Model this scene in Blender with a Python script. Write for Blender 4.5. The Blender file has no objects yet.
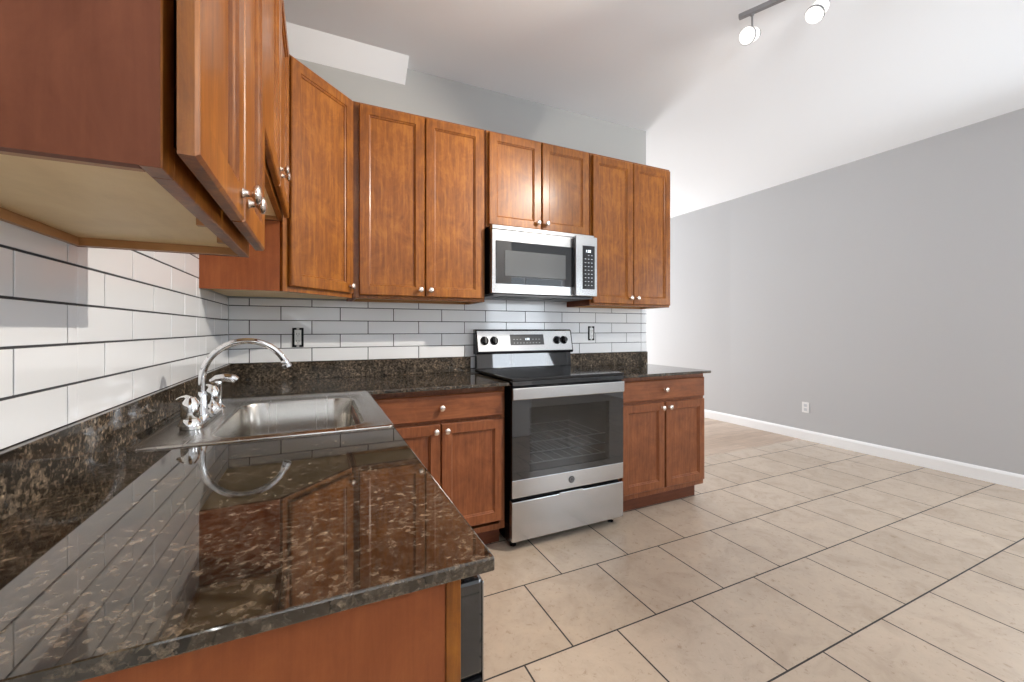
import bpy, bmesh, math, random
from mathutils import Vector, Matrix
random.seed(4)
sc = bpy.context.scene
COL = sc.collection
PI = math.pi

# ------------------------------------------------------------------ camera
F_PX, CX, HORIZON, YAW = 412.9, 512.0, 329.2, 0.437
cam_data = bpy.data.cameras.new('camera')
cam_data.sensor_width = 36.0
cam_data.lens = F_PX / 1024 * 36.0
cam_data.shift_y = -(341.0 - HORIZON) / 1024
cam_data.clip_start = 0.02
cam = bpy.data.objects.new('camera', cam_data)
cam.location = (0.4485, -2.659, 1.200)
cam.rotation_euler = (PI / 2, 0, -YAW)
COL.objects.link(cam)
sc.camera = cam

# ------------------------------------------------------------------ world, exposure
world = bpy.data.worlds.new('world'); sc.world = world
world.use_nodes = True
bg = world.node_tree.nodes['Background']
bg.inputs[0].default_value = (0.80, 0.90, 1.0, 1); bg.inputs[1].default_value = 1.6
sc.view_settings.view_transform = 'Standard'
sc.view_settings.look = 'None'
sc.view_settings.gamma = 1.0
sc.view_settings.use_curve_mapping = False
sc.view_settings.exposure = 0.12
sc.cycles.use_denoising = True
sc.cycles.max_bounces = 10
sc.cycles.diffuse_bounces = 5
sc.cycles.glossy_bounces = 5
sc.cycles.caustics_reflective = False
sc.cycles.caustics_refractive = False
sc.cycles.sample_clamp_indirect = 6.0

# ------------------------------------------------------------------ daylight through the windows, plus an added left fill
def area(name, loc, rot, sx, sy, power, col):
    l = bpy.data.lights.new(name, 'AREA'); l.shape = 'RECTANGLE'
    l.size = sx; l.size_y = sy; l.energy = power; l.color = col
    o = bpy.data.objects.new(name, l); o.location = loc; o.rotation_euler = rot
    COL.objects.link(o); return o
# rotation pi/2 about x aims an area light at +y, -pi/2 at -y
area('daylight_front_window', (3.95, -5.06, 1.45), (PI / 2 + 0.60, 0, 0), 1.7, 1.5, 52, (0.86, 0.93, 1.0))
area('daylight_far_window', (4.35, 4.26, 1.10), (-PI / 2, 0, 0), 1.5, 2.0, 190, (0.95, 0.97, 1.0))
area('daylight_right_window', (5.29, -2.08, 1.45), (PI / 2 - 0.25, 0, PI / 2), 0.9, 1.3, 22, (0.86, 0.93, 1.0))
area('added_fill_left_window', (-0.06, -4.0, 1.50), (PI / 2 + 0.95, 0, -PI / 2), 1.1, 1.1, 112, (0.88, 0.94, 1.0))  # ceiling fill from an unseen, added window in the left wall

# ------------------------------------------------------------------ helpers: tagging and linking
def tag(o, label=None, cat=None, group=None, kind=None):
    if label: o['label'] = label
    if cat: o['category'] = cat
    if group: o['group'] = group
    if kind: o['kind'] = kind
    return o
def thing(name, label, cat, loc=(0, 0, 0), rz=0.0, group=None):
    o = bpy.data.objects.new(name, None); COL.objects.link(o)
    o.empty_display_size = 0.1
    o.location = loc; o.rotation_euler = (0, 0, rz)
    return tag(o, label, cat, group)
def obj(name, bm, mats, parent=None, bev=0.0, smooth=False, loc=(0, 0, 0), rot=None, seg=2, world_coords=False):
    bmesh.ops.recalc_face_normals(bm, faces=bm.faces)
    me = bpy.data.meshes.new(name); bm.to_mesh(me); bm.free()
    if not isinstance(mats, (list, tuple)): mats = [mats]
    for m in mats: me.materials.append(m)
    if smooth:

        for p in me.polygons: p.use_smooth = True
    o = bpy.data.objects.new(name, me); COL.objects.link(o)
    o.location = loc
    if rot: o.rotation_euler = rot
    if parent:
        o.parent = parent
        if world_coords: o.location = tuple(-c for c in parent.location)
    if smooth:
        try: me.set_sharp_from_angle(angle=math.radians(38))
        except Exception: pass
    if bev:
        b = o.modifiers.new('bevel', 'BEVEL'); b.width = bev; b.segments = seg
        b.limit_method = 'ANGLE'; b.angle_limit = math.radians(35)
    return o
def struct(name, bm, mats, bev=0.0):
    return tag(obj(name, bm, mats, bev=bev), kind='structure')

# ------------------------------------------------------------------ helpers: shapes
def B(): return bmesh.new()
def box(bm, x0, x1, y0, y1, z0, z1, mi=0):
    v = [bm.verts.new(p) for p in ((x0,y0,z0),(x1,y0,z0),(x1,y1,z0),(x0,y1,z0),(x0,y0,z1),(x1,y0,z1),(x1,y1,z1),(x0,y1,z1))]
    for f in ((0,3,2,1),(4,5,6,7),(0,1,5,4),(1,2,6,5),(2,3,7,6),(3,0,4,7)):
        bm.faces.new([v[i] for i in f]).material_index = mi
    return bm
def prism(bm, pts, z0, z1, mi=0):
    a = [bm.verts.new((x, y, z0)) for x, y in pts]; b = [bm.verts.new((x, y, z1)) for x, y in pts]
    n = len(pts)
    bm.faces.new(a[::-1]).material_index = mi; bm.faces.new(b).material_index = mi
    for i in range(n): bm.faces.new((a[i], a[(i+1) % n], b[(i+1) % n], b[i])).material_index = mi
    return bm
def prism_x(bm, pts, x0, x1, mi=0):          # outline in y,z
    a = [bm.verts.new((x0, y, z)) for y, z in pts]; b = [bm.verts.new((x1, y, z)) for y, z in pts]
    n = len(pts)
    bm.faces.new(a).material_index = mi; bm.faces.new(b[::-1]).material_index = mi
    for i in range(n): bm.faces.new((a[i], b[i], b[(i+1) % n], a[(i+1) % n])).material_index = mi
    return bm
def rings(bm, loops, cap0=True, cap1=True, mi=0):
    vs = [[bm.verts.new(p) for p in lp] for lp in loops]
    n = len(vs[0])
    for a, b in zip(vs, vs[1:]):
        for i in range(n): bm.faces.new((a[i], a[(i+1) % n], b[(i+1) % n], b[i])).material_index = mi
    if cap0: bm.faces.new(vs[0][::-1]).material_index = mi
    if cap1: bm.faces.new(vs[-1]).material_index = mi
    return bm
def frame_of(d):
    d = Vector(d).normalized()
    u = d.cross(Vector((0, 0, 1)))
    if u.length < 1e-3: u = Vector((1, 0, 0))
    u.normalize(); return d, u, d.cross(u).normalized()
def lathe(bm, base, axis, prof, n=24, mi=0):  # prof: (radius, distance along the axis)
    d, u, w = frame_of(axis); base = Vector(base)
    loops = []
    for r, t in prof:
        r = max(r, 1e-5)
        loops.append([base + d*t + (u*math.cos(2*PI*i/n) + w*math.sin(2*PI*i/n))*r for i in range(n)])
    return rings(bm, loops, mi=mi)
def tube(bm, pts, r, n=14, mi=0):
    pts = [Vector(p) for p in pts]
    loops = []; prev = None
    for i, p in enumerate(pts):
        t = (pts[min(i+1, len(pts)-1)] - pts[max(i-1, 0)]).normalized()
        if prev is None:
            _, u, w = frame_of(t)
        else:
            u = (prev - t*prev.dot(t)).normalized(); w = t.cross(u)
        prev = u
        rr = r[i] if isinstance(r, (list, tuple)) else r
        loops.append([p + (u*math.cos(2*PI*k/n) + w*math.sin(2*PI*k/n))*rr for k in range(n)])
    return rings(bm, loops, mi=mi)
def rrect(x0, x1, y0, y1, r, z, k=7):
    out = []
    for cx, cy, a0 in ((x1-r, y1-r, 0), (x0+r, y1-r, PI/2), (x0+r, y0+r, PI), (x1-r, y0+r, 1.5*PI)):
        for i in range(k):
            a = a0 + PI/2*i/(k-1); out.append((cx + r*math.cos(a), cy + r*math.sin(a), z))
    return out
def slab(xs, ys, keep, z0, z1):               # one seamless slab from a grid of cells
    bm = B(); top = {}; bot = {}
    def g(dic, i, j, z):
        if (i, j) not in dic: dic[(i, j)] = bm.verts.new((xs[i], ys[j], z))
        return dic[(i, j)]
    cells = [(i, j) for i in range(len(xs)-1) for j in range(len(ys)-1) if keep(i, j)]
    S = set(cells)
    for i, j in cells:
        bm.faces.new((g(top,i,j,z1), g(top,i+1,j,z1), g(top,i+1,j+1,z1), g(top,i,j+1,z1)))
        bm.faces.new((g(bot,i,j,z0), g(bot,i,j+1,z0), g(bot,i+1,j+1,z0), g(bot,i+1,j,z0)))
        for (di, dj), (a, b) in (((0,-1),((i,j),(i+1,j))), ((1,0),((i+1,j),(i+1,j+1))), ((0,1),((i+1,j+1),(i,j+1))), ((-1,0),((i,j+1),(i,j)))):
            if (i+di, j+dj) not in S:
                bm.faces.new((g(bot,*a,z0), g(bot,*b,z0), g(top,*b,z1), g(top,*a,z1)))
    return bm
def text_bm(body, size, M, depth=0.0006):
    cu = bpy.data.curves.new('lettering', 'FONT'); cu.body = body; cu.size = size
    cu.extrude = depth; cu.align_x = 'CENTER'; cu.align_y = 'CENTER'; cu.resolution_u = 3
    o = bpy.data.objects.new('lettering', cu); COL.objects.link(o)
    dg = bpy.context.evaluated_depsgraph_get()
    me = bpy.data.meshes.new_from_object(o.evaluated_get(dg))
    bpy.data.objects.remove(o); bpy.data.curves.remove(cu)
    bm = B(); bm.from_mesh(me); bpy.data.meshes.remove(me); bm.transform(M); return bm
FACE = Matrix.Rotation(PI/2, 4, 'X')           # text laid out in x,y -> x,z facing -y

# ------------------------------------------------------------------ materials
def mat(name, col=(0.8,0.8,0.8), rough=0.5, metal=0.0, ior=1.5, coat=0.0, coat_r=0.1, emit=None, es=0.0, spec=0.5):
    m = bpy.data.materials.new(name); m.use_nodes = True
    p = m.node_tree.nodes['Principled BSDF']
    p.inputs['Base Color'].default_value = (*col, 1); p.inputs['Roughness'].default_value = rough
    p.inputs['Metallic'].default_value = metal; p.inputs['IOR'].default_value = ior
    p.inputs['Coat Weight'].default_value = coat; p.inputs['Coat Roughness'].default_value = coat_r
    p.inputs['Specular IOR Level'].default_value = spec
    if emit: p.inputs['Emission Color'].default_value = (*emit, 1); p.inputs['Emission Strength'].default_value = es
    return m
def N(m, t, **kw):
    n = m.node_tree.nodes.new(t)
    for k, v in kw.items():
        if k in n.inputs: n.inputs[k].default_value = v
        else: setattr(n, k, v)
    return n
def L(m, a, b): m.node_tree.links.new(a, b)
def P(m): return m.node_tree.nodes['Principled BSDF']
def coords(m, scale=(1,1,1), rot=(0,0,0), src='Object'):
    tc = N(m, 'ShaderNodeTexCoord'); mp = N(m, 'ShaderNodeMapping')
    mp.inputs['Scale'].default_value = scale; mp.inputs['Rotation'].default_value = rot
    L(m, tc.outputs[src], mp.inputs[0]); return mp.outputs[0]
def ramp(m, fac, stops, interp='LINEAR'):
    r = N(m, 'ShaderNodeValToRGB'); r.color_ramp.interpolation = interp
    e = r.color_ramp.elements
    while len(e) < len(stops): e.new(0.5)
    for k, (p, c) in enumerate(stops): e[k].position = p; e[k].color = (*c, 1)
    L(m, fac, r.inputs[0]); return r.outputs[0]
def mix(m, a, b, f, mode='MIX'):
    n = N(m, 'ShaderNodeMix'); n.data_type = 'RGBA'; n.blend_type = mode
    for s, i in ((a, 6), (b, 7), (f, 0)):
        if hasattr(s, 'links'): L(m, s, n.inputs[i])
        else: n.inputs[i].default_value = s if i == 0 else (*s, 1)
    return n.outputs[2]
def bump(m, h, strength=0.1, dist=0.002):
    b = N(m, 'ShaderNodeBump'); b.inputs['Strength'].default_value = strength; b.inputs['Distance'].default_value = dist
    L(m, h, b.inputs['Height']); L(m, b.outputs[0], P(m).inputs['Normal'])

def wood(name, dark, mid, light, grain=(28, 28, 1.6), rough=0.36, coat=0.10):
    m = mat(name, mid, rough, coat=coat, coat_r=0.2, spec=0.35)
    v = coords(m, grain); n1 = N(m, 'ShaderNodeTexNoise', Scale=3.0, Detail=8.0, Roughness=0.62, Distortion=0.5); L(m, v, n1.inputs['Vector'])
    v2 = coords(m, tuple(3.4 if g > 5 else 2.2 for g in grain)); n2 = N(m, 'ShaderNodeTexNoise', Scale=3.4, Detail=8.0, Roughness=0.7, Distortion=0.7); L(m, v2, n2.inputs['Vector'])
    c1 = ramp(m, n1.outputs[0], [(0.30, dark), (0.52, mid), (0.72, light)])
    c2 = ramp(m, n2.outputs[0], [(0.30, dark), (0.50, mid), (0.68, light)])
    L(m, mix(m, c1, c2, 0.50), P(m).inputs['Base Color'])
    bump(m, n1.outputs[0], 0.06, 0.001)
    return m
WD, WM, WL = (0.105, 0.029, 0.006), (0.250, 0.078, 0.010), (0.44, 0.162, 0.022)
M_wood = wood('stained_maple', WD, WM, WL)
M_wood_h = wood('stained_maple_horizontal', WD, WM, WL, grain=(1.6, 28, 28))
M_panel = wood('stained_maple_panel', WD, (0.262, 0.083, 0.011), (0.45, 0.168, 0.024), grain=(20, 20, 1.3))
M_bwood = wood('base_cabinet_stain_dimmed', (0.105, 0.030, 0.012), (0.215, 0.069, 0.025), (0.31, 0.110, 0.042))  # redder-brown base stain, its colour also darkened for the dimmer light low down
M_bwood_h = wood('base_cabinet_stain_dimmed_horizontal', (0.105, 0.030, 0.012), (0.215, 0.069, 0.025), (0.31, 0.110, 0.042), grain=(1.6, 28, 28))  # same darkened base wood, grain running sideways
M_side = wood('cherry_laminate', (0.130, 0.040, 0.019), (0.175, 0.056, 0.028), (0.22, 0.074, 0.037), grain=(14, 14, 1.1), rough=0.5, coat=0.0)
P(M_side).inputs['Specular IOR Level'].default_value = 0.12
M_sidelow = wood('laminate_end', (0.20, 0.050, 0.013), (0.27, 0.072, 0.020), (0.35, 0.105, 0.030), grain=(22, 22, 1.3), rough=0.5, coat=0.0)
M_raw = wood('raw_plywood', (0.78, 0.55, 0.27), (0.90, 0.66, 0.35), (0.95, 0.73, 0.42), grain=(1.2, 5, 9), rough=0.5, coat=0.05)
M_trimwood = wood('light_stained_edge', (0.34, 0.155, 0.058), (0.44, 0.22, 0.085), (0.52, 0.27, 0.11), grain=(2, 2, 20), rough=0.45, coat=0.05)
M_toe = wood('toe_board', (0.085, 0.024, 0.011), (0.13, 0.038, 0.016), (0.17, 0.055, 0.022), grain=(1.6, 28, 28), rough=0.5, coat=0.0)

def paint(name, col, rough=0.75):
    m = mat(name, col, rough, spec=0.3)
    n = N(m, 'ShaderNodeTexNoise', Scale=160.0, Detail=3.0); L(m, coords(m), n.inputs['Vector']); bump(m, n.outputs[0], 0.08, 0.0006)
    return m
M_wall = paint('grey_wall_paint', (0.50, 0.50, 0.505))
M_wallk = paint('grey_wall_paint_dimmed', (0.40, 0.40, 0.39))  # same grey wall paint, colour lowered for the dimmer back and left walls
M_ceil = paint('ceiling_white', (0.855, 0.87, 0.885), 0.9)
M_trim = mat('white_trim_paint', (0.88, 0.88, 0.88), 0.35)
M_whitewall = paint('white_wall_paint', (0.86, 0.87, 0.88))
M_tile = mat('white_glazed_tile', (0.82, 0.83, 0.845), 0.10, coat=0.3, coat_r=0.04)
nt = N(M_tile, 'ShaderNodeTexNoise', Scale=5.0, Detail=2.0); L(M_tile, coords(M_tile), nt.inputs['Vector']); bump(M_tile, nt.outputs[0], 0.05, 0.004)
M_grout = mat('charcoal_grout', (0.038, 0.038, 0.042), 0.85)
M_caulk = paint('white_plaster_strip', (0.72, 0.70, 0.66))

def granite(name='brown_granite', rough=0.03, ior=1.87, k=1.0):
    m = mat(name, (0.05, 0.04, 0.03), rough, ior=ior)
    v = coords(m, (1, 1, 1))
    d = N(m, 'ShaderNodeTexNoise', Scale=30.0, Detail=5.0); L(m, v, d.inputs['Vector'])
    vd = mix(m, v, d.outputs['Color'], 0.012)
    n1 = N(m, 'ShaderNodeTexNoise', Scale=75.0, Detail=10.0, Roughness=0.74, Distortion=0.15); L(m, vd, n1.inputs['Vector'])
    c = ramp(m, n1.outputs[0], [(0.32, (0.008,0.0065,0.005)), (0.45, (0.030,0.024,0.0175)), (0.53, (0.062,0.049,0.036)), (0.60, (0.105,0.084,0.063)), (0.72, (0.25,0.20,0.155))])
    vo = N(m, 'ShaderNodeTexVoronoi', Scale=130.0, Randomness=1.0); L(m, vd, vo.inputs['Vector'])
    sep = N(m, 'ShaderNodeSeparateColor'); L(m, vo.outputs['Color'], sep.inputs[0])
    f = ramp(m, sep.outputs[0], [(0.0, (0.3,0.3,0.3)), (0.5, (0.85,0.85,0.85)), (0.85, (1.25,1.22,1.2)), (0.97, (1.6,1.55,1.45))])
    n3 = N(m, 'ShaderNodeTexNoise', Scale=11.0, Detail=5.0, Roughness=0.65); L(m, v, n3.inputs['Vector'])
    g = ramp(m, n3.outputs[0], [(0.38, (0.5,0.5,0.5)), (0.60, (1.5,1.44,1.38))])
    L(m, mix(m, mix(m, mix(m, c, f, 1.0, 'MULTIPLY'), g, 1.0, 'MULTIPLY'), (k, k, k), 1.0, 'MULTIPLY'), P(m).inputs['Base Color'])
    P(m).inputs['Specular Tint'].default_value = (1.0, 0.93, 0.85, 1)
    return m
M_granite = granite(k=0.9)
M_granite_up = granite('brown_granite_honed', 0.07, 1.42, 1.35)

def steel(name, col=(0.56,0.56,0.56), rough=0.24, sc_=(2,2,260)):
    m = mat(name, col, rough, metal=1.0)
    n = N(m, 'ShaderNodeTexNoise', Scale=1.0, Detail=4.0); L(m, coords(m, sc_), n.inputs['Vector'])
    r = ramp(m, n.outputs[0], [(0.3, (rough*0.94,)*3), (0.7, (rough*1.06,)*3)]); L(m, r, P(m).inputs['Roughness'])
    return m
M_steel = steel('brushed_stainless')
M_steelv = steel('brushed_stainless_sink', (0.44,0.415,0.38), 0.26, (180,3,3))
M_chrome = mat('chrome', (0.86,0.86,0.86), 0.04, metal=1.0)
M_nickel = mat('satin_nickel', (0.78,0.68,0.60), 0.25, metal=1.0)
M_black = mat('black_enamel', (0.009,0.009,0.010), 0.22, spec=0.22)
M_blackgl = mat('black_glass', (0.010,0.011,0.013), 0.03, ior=1.85)
M_cook = mat('ceramic_cooktop', (0.012,0.012,0.013), 0.07)
M_dgrey = mat('dark_grey_plastic', (0.06,0.062,0.066), 0.35)
M_mwin = mat('microwave_screen', (0.105,0.110,0.115), 0.12)
M_white = mat('white_plastic', (0.80,0.80,0.79), 0.35)
M_print = mat('grey_print', (0.55,0.57,0.60), 0.5)
M_digits = mat('lit_digits', (0.8,0.9,1.0), 0.5, emit=(0.85,0.93,1.0), es=2.2)
M_rack = mat('oven_rack_wire', (0.55,0.55,0.54), 0.3, metal=1.0)
M_cavity = mat('oven_enamel', (0.018,0.018,0.020), 0.5)
M_lamp = mat('lit_frosted_glass', (1,1,1), 0.4, emit=(1.0,0.96,0.90), es=0.62)
M_bulb = mat('lit_bulb_face', (1,1,1), 0.4, emit=(1.0,0.97,0.92), es=4)
M_brass = mat('hinge_metal', (0.60,0.58,0.54), 0.3, metal=1.0)

def glass_dark():
    m = bpy.data.materials.new('tinted_oven_glass'); m.use_nodes = True
    nt_ = m.node_tree; nt_.nodes.clear()
    out = nt_.nodes.new('ShaderNodeOutputMaterial'); mx = nt_.nodes.new('ShaderNodeMixShader')
    tr = nt_.nodes.new('ShaderNodeBsdfTransparent'); tr.inputs[0].default_value = (0.55,0.55,0.56,1)
    gl = nt_.nodes.new('ShaderNodeBsdfGlossy'); gl.inputs['Roughness'].default_value = 0.02
    fr = nt_.nodes.new('ShaderNodeFresnel'); fr.inputs[0].default_value = 1.8
    ge = nt_.nodes.new('ShaderNodeNewGeometry'); mm = nt_.nodes.new('ShaderNodeMath'); mm.operation = 'SUBTRACT'; mm.use_clamp = True
    nt_.links.new(fr.outputs[0], mm.inputs[0]); nt_.links.new(ge.outputs['Backfacing'], mm.inputs[1]); nt_.links.new(mm.outputs[0], mx.inputs[0]); nt_.links.new(tr.outputs[0], mx.inputs[1])
    nt_.links.new(gl.outputs[0], mx.inputs[2]); nt_.links.new(mx.outputs[0], out.inputs[0]); return m
M_oglass = glass_dark()
def glass_clear():
    m = bpy.data.materials.new('window_glass'); m.use_nodes = True
    nt_ = m.node_tree; nt_.nodes.clear()
    out = nt_.nodes.new('ShaderNodeOutputMaterial'); mx = nt_.nodes.new('ShaderNodeMixShader')
    tr = nt_.nodes.new('ShaderNodeBsdfTransparent'); gl = nt_.nodes.new('ShaderNodeBsdfGlossy'); gl.inputs['Roughness'].default_value = 0.0
    fr = nt_.nodes.new('ShaderNodeFresnel')
    ge = nt_.nodes.new('ShaderNodeNewGeometry'); mm = nt_.nodes.new('ShaderNodeMath'); mm.operation = 'SUBTRACT'; mm.use_clamp = True
    nt_.links.new(fr.outputs[0], mm.inputs[0]); nt_.links.new(ge.outputs['Backfacing'], mm.inputs[1]); nt_.links.new(mm.outputs[0], mx.inputs[0]); nt_.links.new(tr.outputs[0], mx.inputs[1])
    nt_.links.new(gl.outputs[0], mx.inputs[2]); nt_.links.new(mx.outputs[0], out.inputs[0]); return m
M_glass = glass_clear()

def floor_tile_mat():                       # square tiles 0.4135 m in a half-offset bond
    m = mat('beige_floor_tile', (0.6,0.5,0.4), 0.28)
    tc = N(m, 'ShaderNodeTexCoord'); mp = N(m, 'ShaderNodeMapping')
    mp.inputs['Location'].default_value = (-1.733 + 0.4135*10.5, 1.342 + 0.4135*10, 0)
    L(m, tc.outputs['Object'], mp.inputs[0])
    br = N(m, 'ShaderNodeTexBrick'); L(m, mp.outputs[0], br.inputs['Vector'])
    br.offset = 0.5; br.offset_frequency = 2; br.squash = 1.0
    br.inputs['Scale'].default_value = 1.0
    br.inputs['Brick Width'].default_value = 0.4135; br.inputs['Row Height'].default_value = 0.4135
    br.inputs['Mortar Size'].default_value = 0.0035; br.inputs['Mortar Smooth'].default_value = 0.1
    br.inputs['Bias'].default_value = 0.0
    br.inputs['Color1'].default_value = (0.49, 0.395, 0.305, 1); br.inputs['Color2'].default_value = (0.54, 0.44, 0.345, 1)
    br.inputs['Mortar'].default_value = (0.032, 0.027, 0.024, 1)
    n = N(m, 'ShaderNodeTexNoise', Scale=5.5, Detail=9.0, Roughness=0.68, Distortion=0.9); L(m, tc.outputs['Object'], n.inputs['Vector'])
    s = ramp(m, n.outputs[0], [(0.34, (0.88,0.86,0.84)), (0.50, (1,1,1)), (0.68, (1.08,1.07,1.06))])
    n2 = N(m, 'ShaderNodeTexNoise', Scale=38.0, Detail=6.0, Roughness=0.75, Distortion=0.6); L(m, tc.outputs['Object'], n2.inputs['Vector'])
    s2 = ramp(m, n2.outputs[0], [(0.33, (0.70,0.64,0.58)), (0.42, (1,1,1)), (0.75, (1.05,1.05,1.05))])
    L(m, mix(m, mix(m, br.outputs[0], s, 0.9, 'MULTIPLY'), s2, 0.8, 'MULTIPLY'), P(m).inputs['Base Color'])
    inv = N(m, 'ShaderNodeMath', operation='SUBTRACT'); inv.inputs[0].default_value = 1.0; L(m, br.outputs['Fac'], inv.inputs[1])
    bump(m, inv.outputs[0], 0.5, 0.002)
    r = ramp(m, br.outputs['Fac'], [(0, (0.26,)*3), (1, (0.8,)*3)]); L(m, r, P(m).inputs['Roughness'])
    return m
M_floor = floor_tile_mat()
def plank_mat():
    m = mat('pale_plank', (0.5,0.4,0.3), 0.35)
    br = N(m, 'ShaderNodeTexBrick'); L(m, coords(m), br.inputs['Vector'])
    br.inputs['Scale'].default_value = 1.0; br.inputs['Brick Width'].default_value = 1.1; br.inputs['Row Height'].default_value = 0.125
    br.inputs['Mortar Size'].default_value = 0.001
    br.inputs['Color1'].default_value = (0.40,0.29,0.21,1); br.inputs['Color2'].default_value = (0.56,0.45,0.36,1); br.inputs['Mortar'].default_value = (0.2,0.14,0.1,1)
    n = N(m, 'ShaderNodeTexNoise', Scale=3.0, Detail=6.0); L(m, coords(m, (1.5, 16, 1)), n.inputs['Vector'])
    s = ramp(m, n.outputs[0], [(0.35, (0.85,0.82,0.80)), (0.65, (1.12,1.1,1.08))])
    L(m, mix(m, br.outputs[0], s, 1.0, 'MULTIPLY'), P(m).inputs['Base Color']); return m
M_plank = plank_mat()

# ================================================================== THE SHELL
ZC = 2.857            # ceiling
XR = 5.23             # right wall
WE = 2.93             # where the kitchen's back wall ends
YF, YB, XFAR = -5.0, 4.2, 1.3
FLB = 0.10            # tile / plank boundary
struct('floor', box(B(), -0.12, XR+0.12, YF-0.12, FLB, -0.08, 0.0), M_floor)
struct('floor', box(B(), XFAR-0.12, XR+0.12, FLB, YB+0.12, -0.08, -0.001), M_plank)
struct('ceiling', box(B(), -0.12, XR+0.12, YF-0.12, YB+0.12, ZC, ZC+0.1), M_ceil)
# sloping drywall strip where the ceiling meets the back wall above the corner
struct('trim_1', prism_x(B(), [(0.0, 2.748), (-0.128, ZC), (0.0, ZC)], 0.0, 0.942), M_ceil)
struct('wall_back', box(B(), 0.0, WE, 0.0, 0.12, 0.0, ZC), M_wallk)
struct('wall_hall', box(B(), XFAR-0.12, XFAR, 0.12, YB, 0.0, ZC), M_whitewall)
BEND = 0.96; SL = 0.045
def wall_hole(bm, axis, a0, a1, holes, t0, t1, z1=ZC):
    # wall along 'axis' between a0..a1, thickness t0..t1, with rectangular holes (u0,u1,z0,z1)
    us = sorted({a0, a1, *[h[0] for h in holes], *[h[1] for h in holes]})
    for u0, u1 in zip(us, us[1:]):
        zs = [(0.0, z1)]
        for h in holes:
            if h[0] <= u0 and u1 <= h[1]: zs = [(0.0, h[2]), (h[3], z1)] if h[2] > 0 else [(h[3], z1)]
        for z0, zz in zs:
            if axis == 'x': box(bm, u0, u1, t0, t1, z0, zz)
            else: box(bm, t0, t1, u0, u1, z0, zz)
    return bm
W_left_added = (-4.60, -3.40, 0.90, 2.10)  # unseen opening added behind the camera to brighten the ceiling
struct('wall_left', wall_hole(B(), 'y', YF-0.12, 0.12, [W_left_added], -0.12, 0.0), M_wallk)
W_front = (3.10, 4.80, 0.70, 2.20); W_far = (3.60, 5.02, 0.10, 2.10); W_right = (-2.55, -1.62, 0.80, 2.10)
struct('wall_front', wall_hole(B(), 'x', 0.0, XR, [W_front], YF-0.12, YF), M_wall)
struct('wall_far', wall_hole(B(), 'x', XFAR, XR, [W_far], YB, YB+0.12), M_whitewall)
bm = wall_hole(B(), 'y', YF, BEND, [W_right], XR, XR+0.12)
prism(bm, [(XR, BEND), (XR+0.12, BEND), (XR+0.12, YB), (XR-SL*(YB-BEND), YB)], 0.0, ZC)
struct('wall_right', bm, M_wall)
# short white partition end behind the camera, seen mirrored in the oven glass
struct('wall_partition', box(B(), 2.12, 2.62, -2.92, -2.78, 0.0, ZC), M_whitewall, 0.004)
def window(n, axis, h, t, inward, nx=2, nz=2):
    u0, u1, z0, z1 = h
    bm = B()
    def bar(a, b, c, d, e, f):
        if axis == 'x': box(bm, a, b, t+e, t+f, c, d)
        else: box(bm, t+e, t+f, a, b, c, d)
    w = 0.045
    bar(u0, u1, z0, z0+w, -0.02, 0.02); bar(u0, u1, z1-w, z1, -0.02, 0.02)
    bar(u0, u0+w, z0+w, z1-w, -0.02, 0.02); bar(u1-w, u1, z0+w, z1-w, -0.02, 0.02)
    for i in range(1, nx):
        u = u0 + (u1-u0)*i/nx; bar(u-0.015, u+0.015, z0+w, z1-w, -0.015, 0.015)
    for i in range(1, nz):
        z = z0 + (z1-z0)*i/nz; bar(u0+w, u1-w, z-0.012, z+0.012, -0.012, 0.012)
    o = struct('window_%d' % n, bm, M_trim)
    bm = B()
    if axis == 'x': box(bm, u0+w, u1-w, t-0.003, t+0.003, z0+w, z1-w)
    else: box(bm, t-0.003, t+0.003, u0+w, u1-w, z0+w, z1-w)
    obj('pane', bm, M_glass, o); return o
window(1, 'x', W_front, YF-0.03, 1, 2, 2); 
window(2, 'x', W_far, YB+0.03, -1, 2, 1); window(3, 'y', W_right, XR+0.03, -1, 1, 2); window(4, 'y', W_left_added, -0.03, 1, 1, 2)  # the last, left-wall window is an addition for ceiling light
def bb_prof(t):                                # baseboard cross-section: distance from wall, height
    return [(0, 0), (0.014, 0), (0.014, 0.085), (0.010, 0.097), (0.005, 0.105), (0, 0.108)]
def baseboard(name, p0, p1, nrm):
    p0, p1, nrm = Vector((*p0, 0)), Vector((*p1, 0)), Vector((*nrm, 0)).normalized()
    loops = [[p + nrm*a + Vector((0, 0, z)) for a, z in bb_prof(0)] for p in (p0, p1)]
    return struct(name, rings(B(), loops), M_trim)
baseboard('baseboard_right', (XR, YF), (XR, BEND), (-1, 0))
baseboard('baseboard_right', (XR, BEND), (XR-SL*(YB-BEND), YB), (-1, -SL))
baseboard('baseboard_front', (0, YF), (XR, YF), (0, 1))
baseboard('baseboard_far', (XFAR, YB), (3.6, YB), (0, -1))

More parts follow.
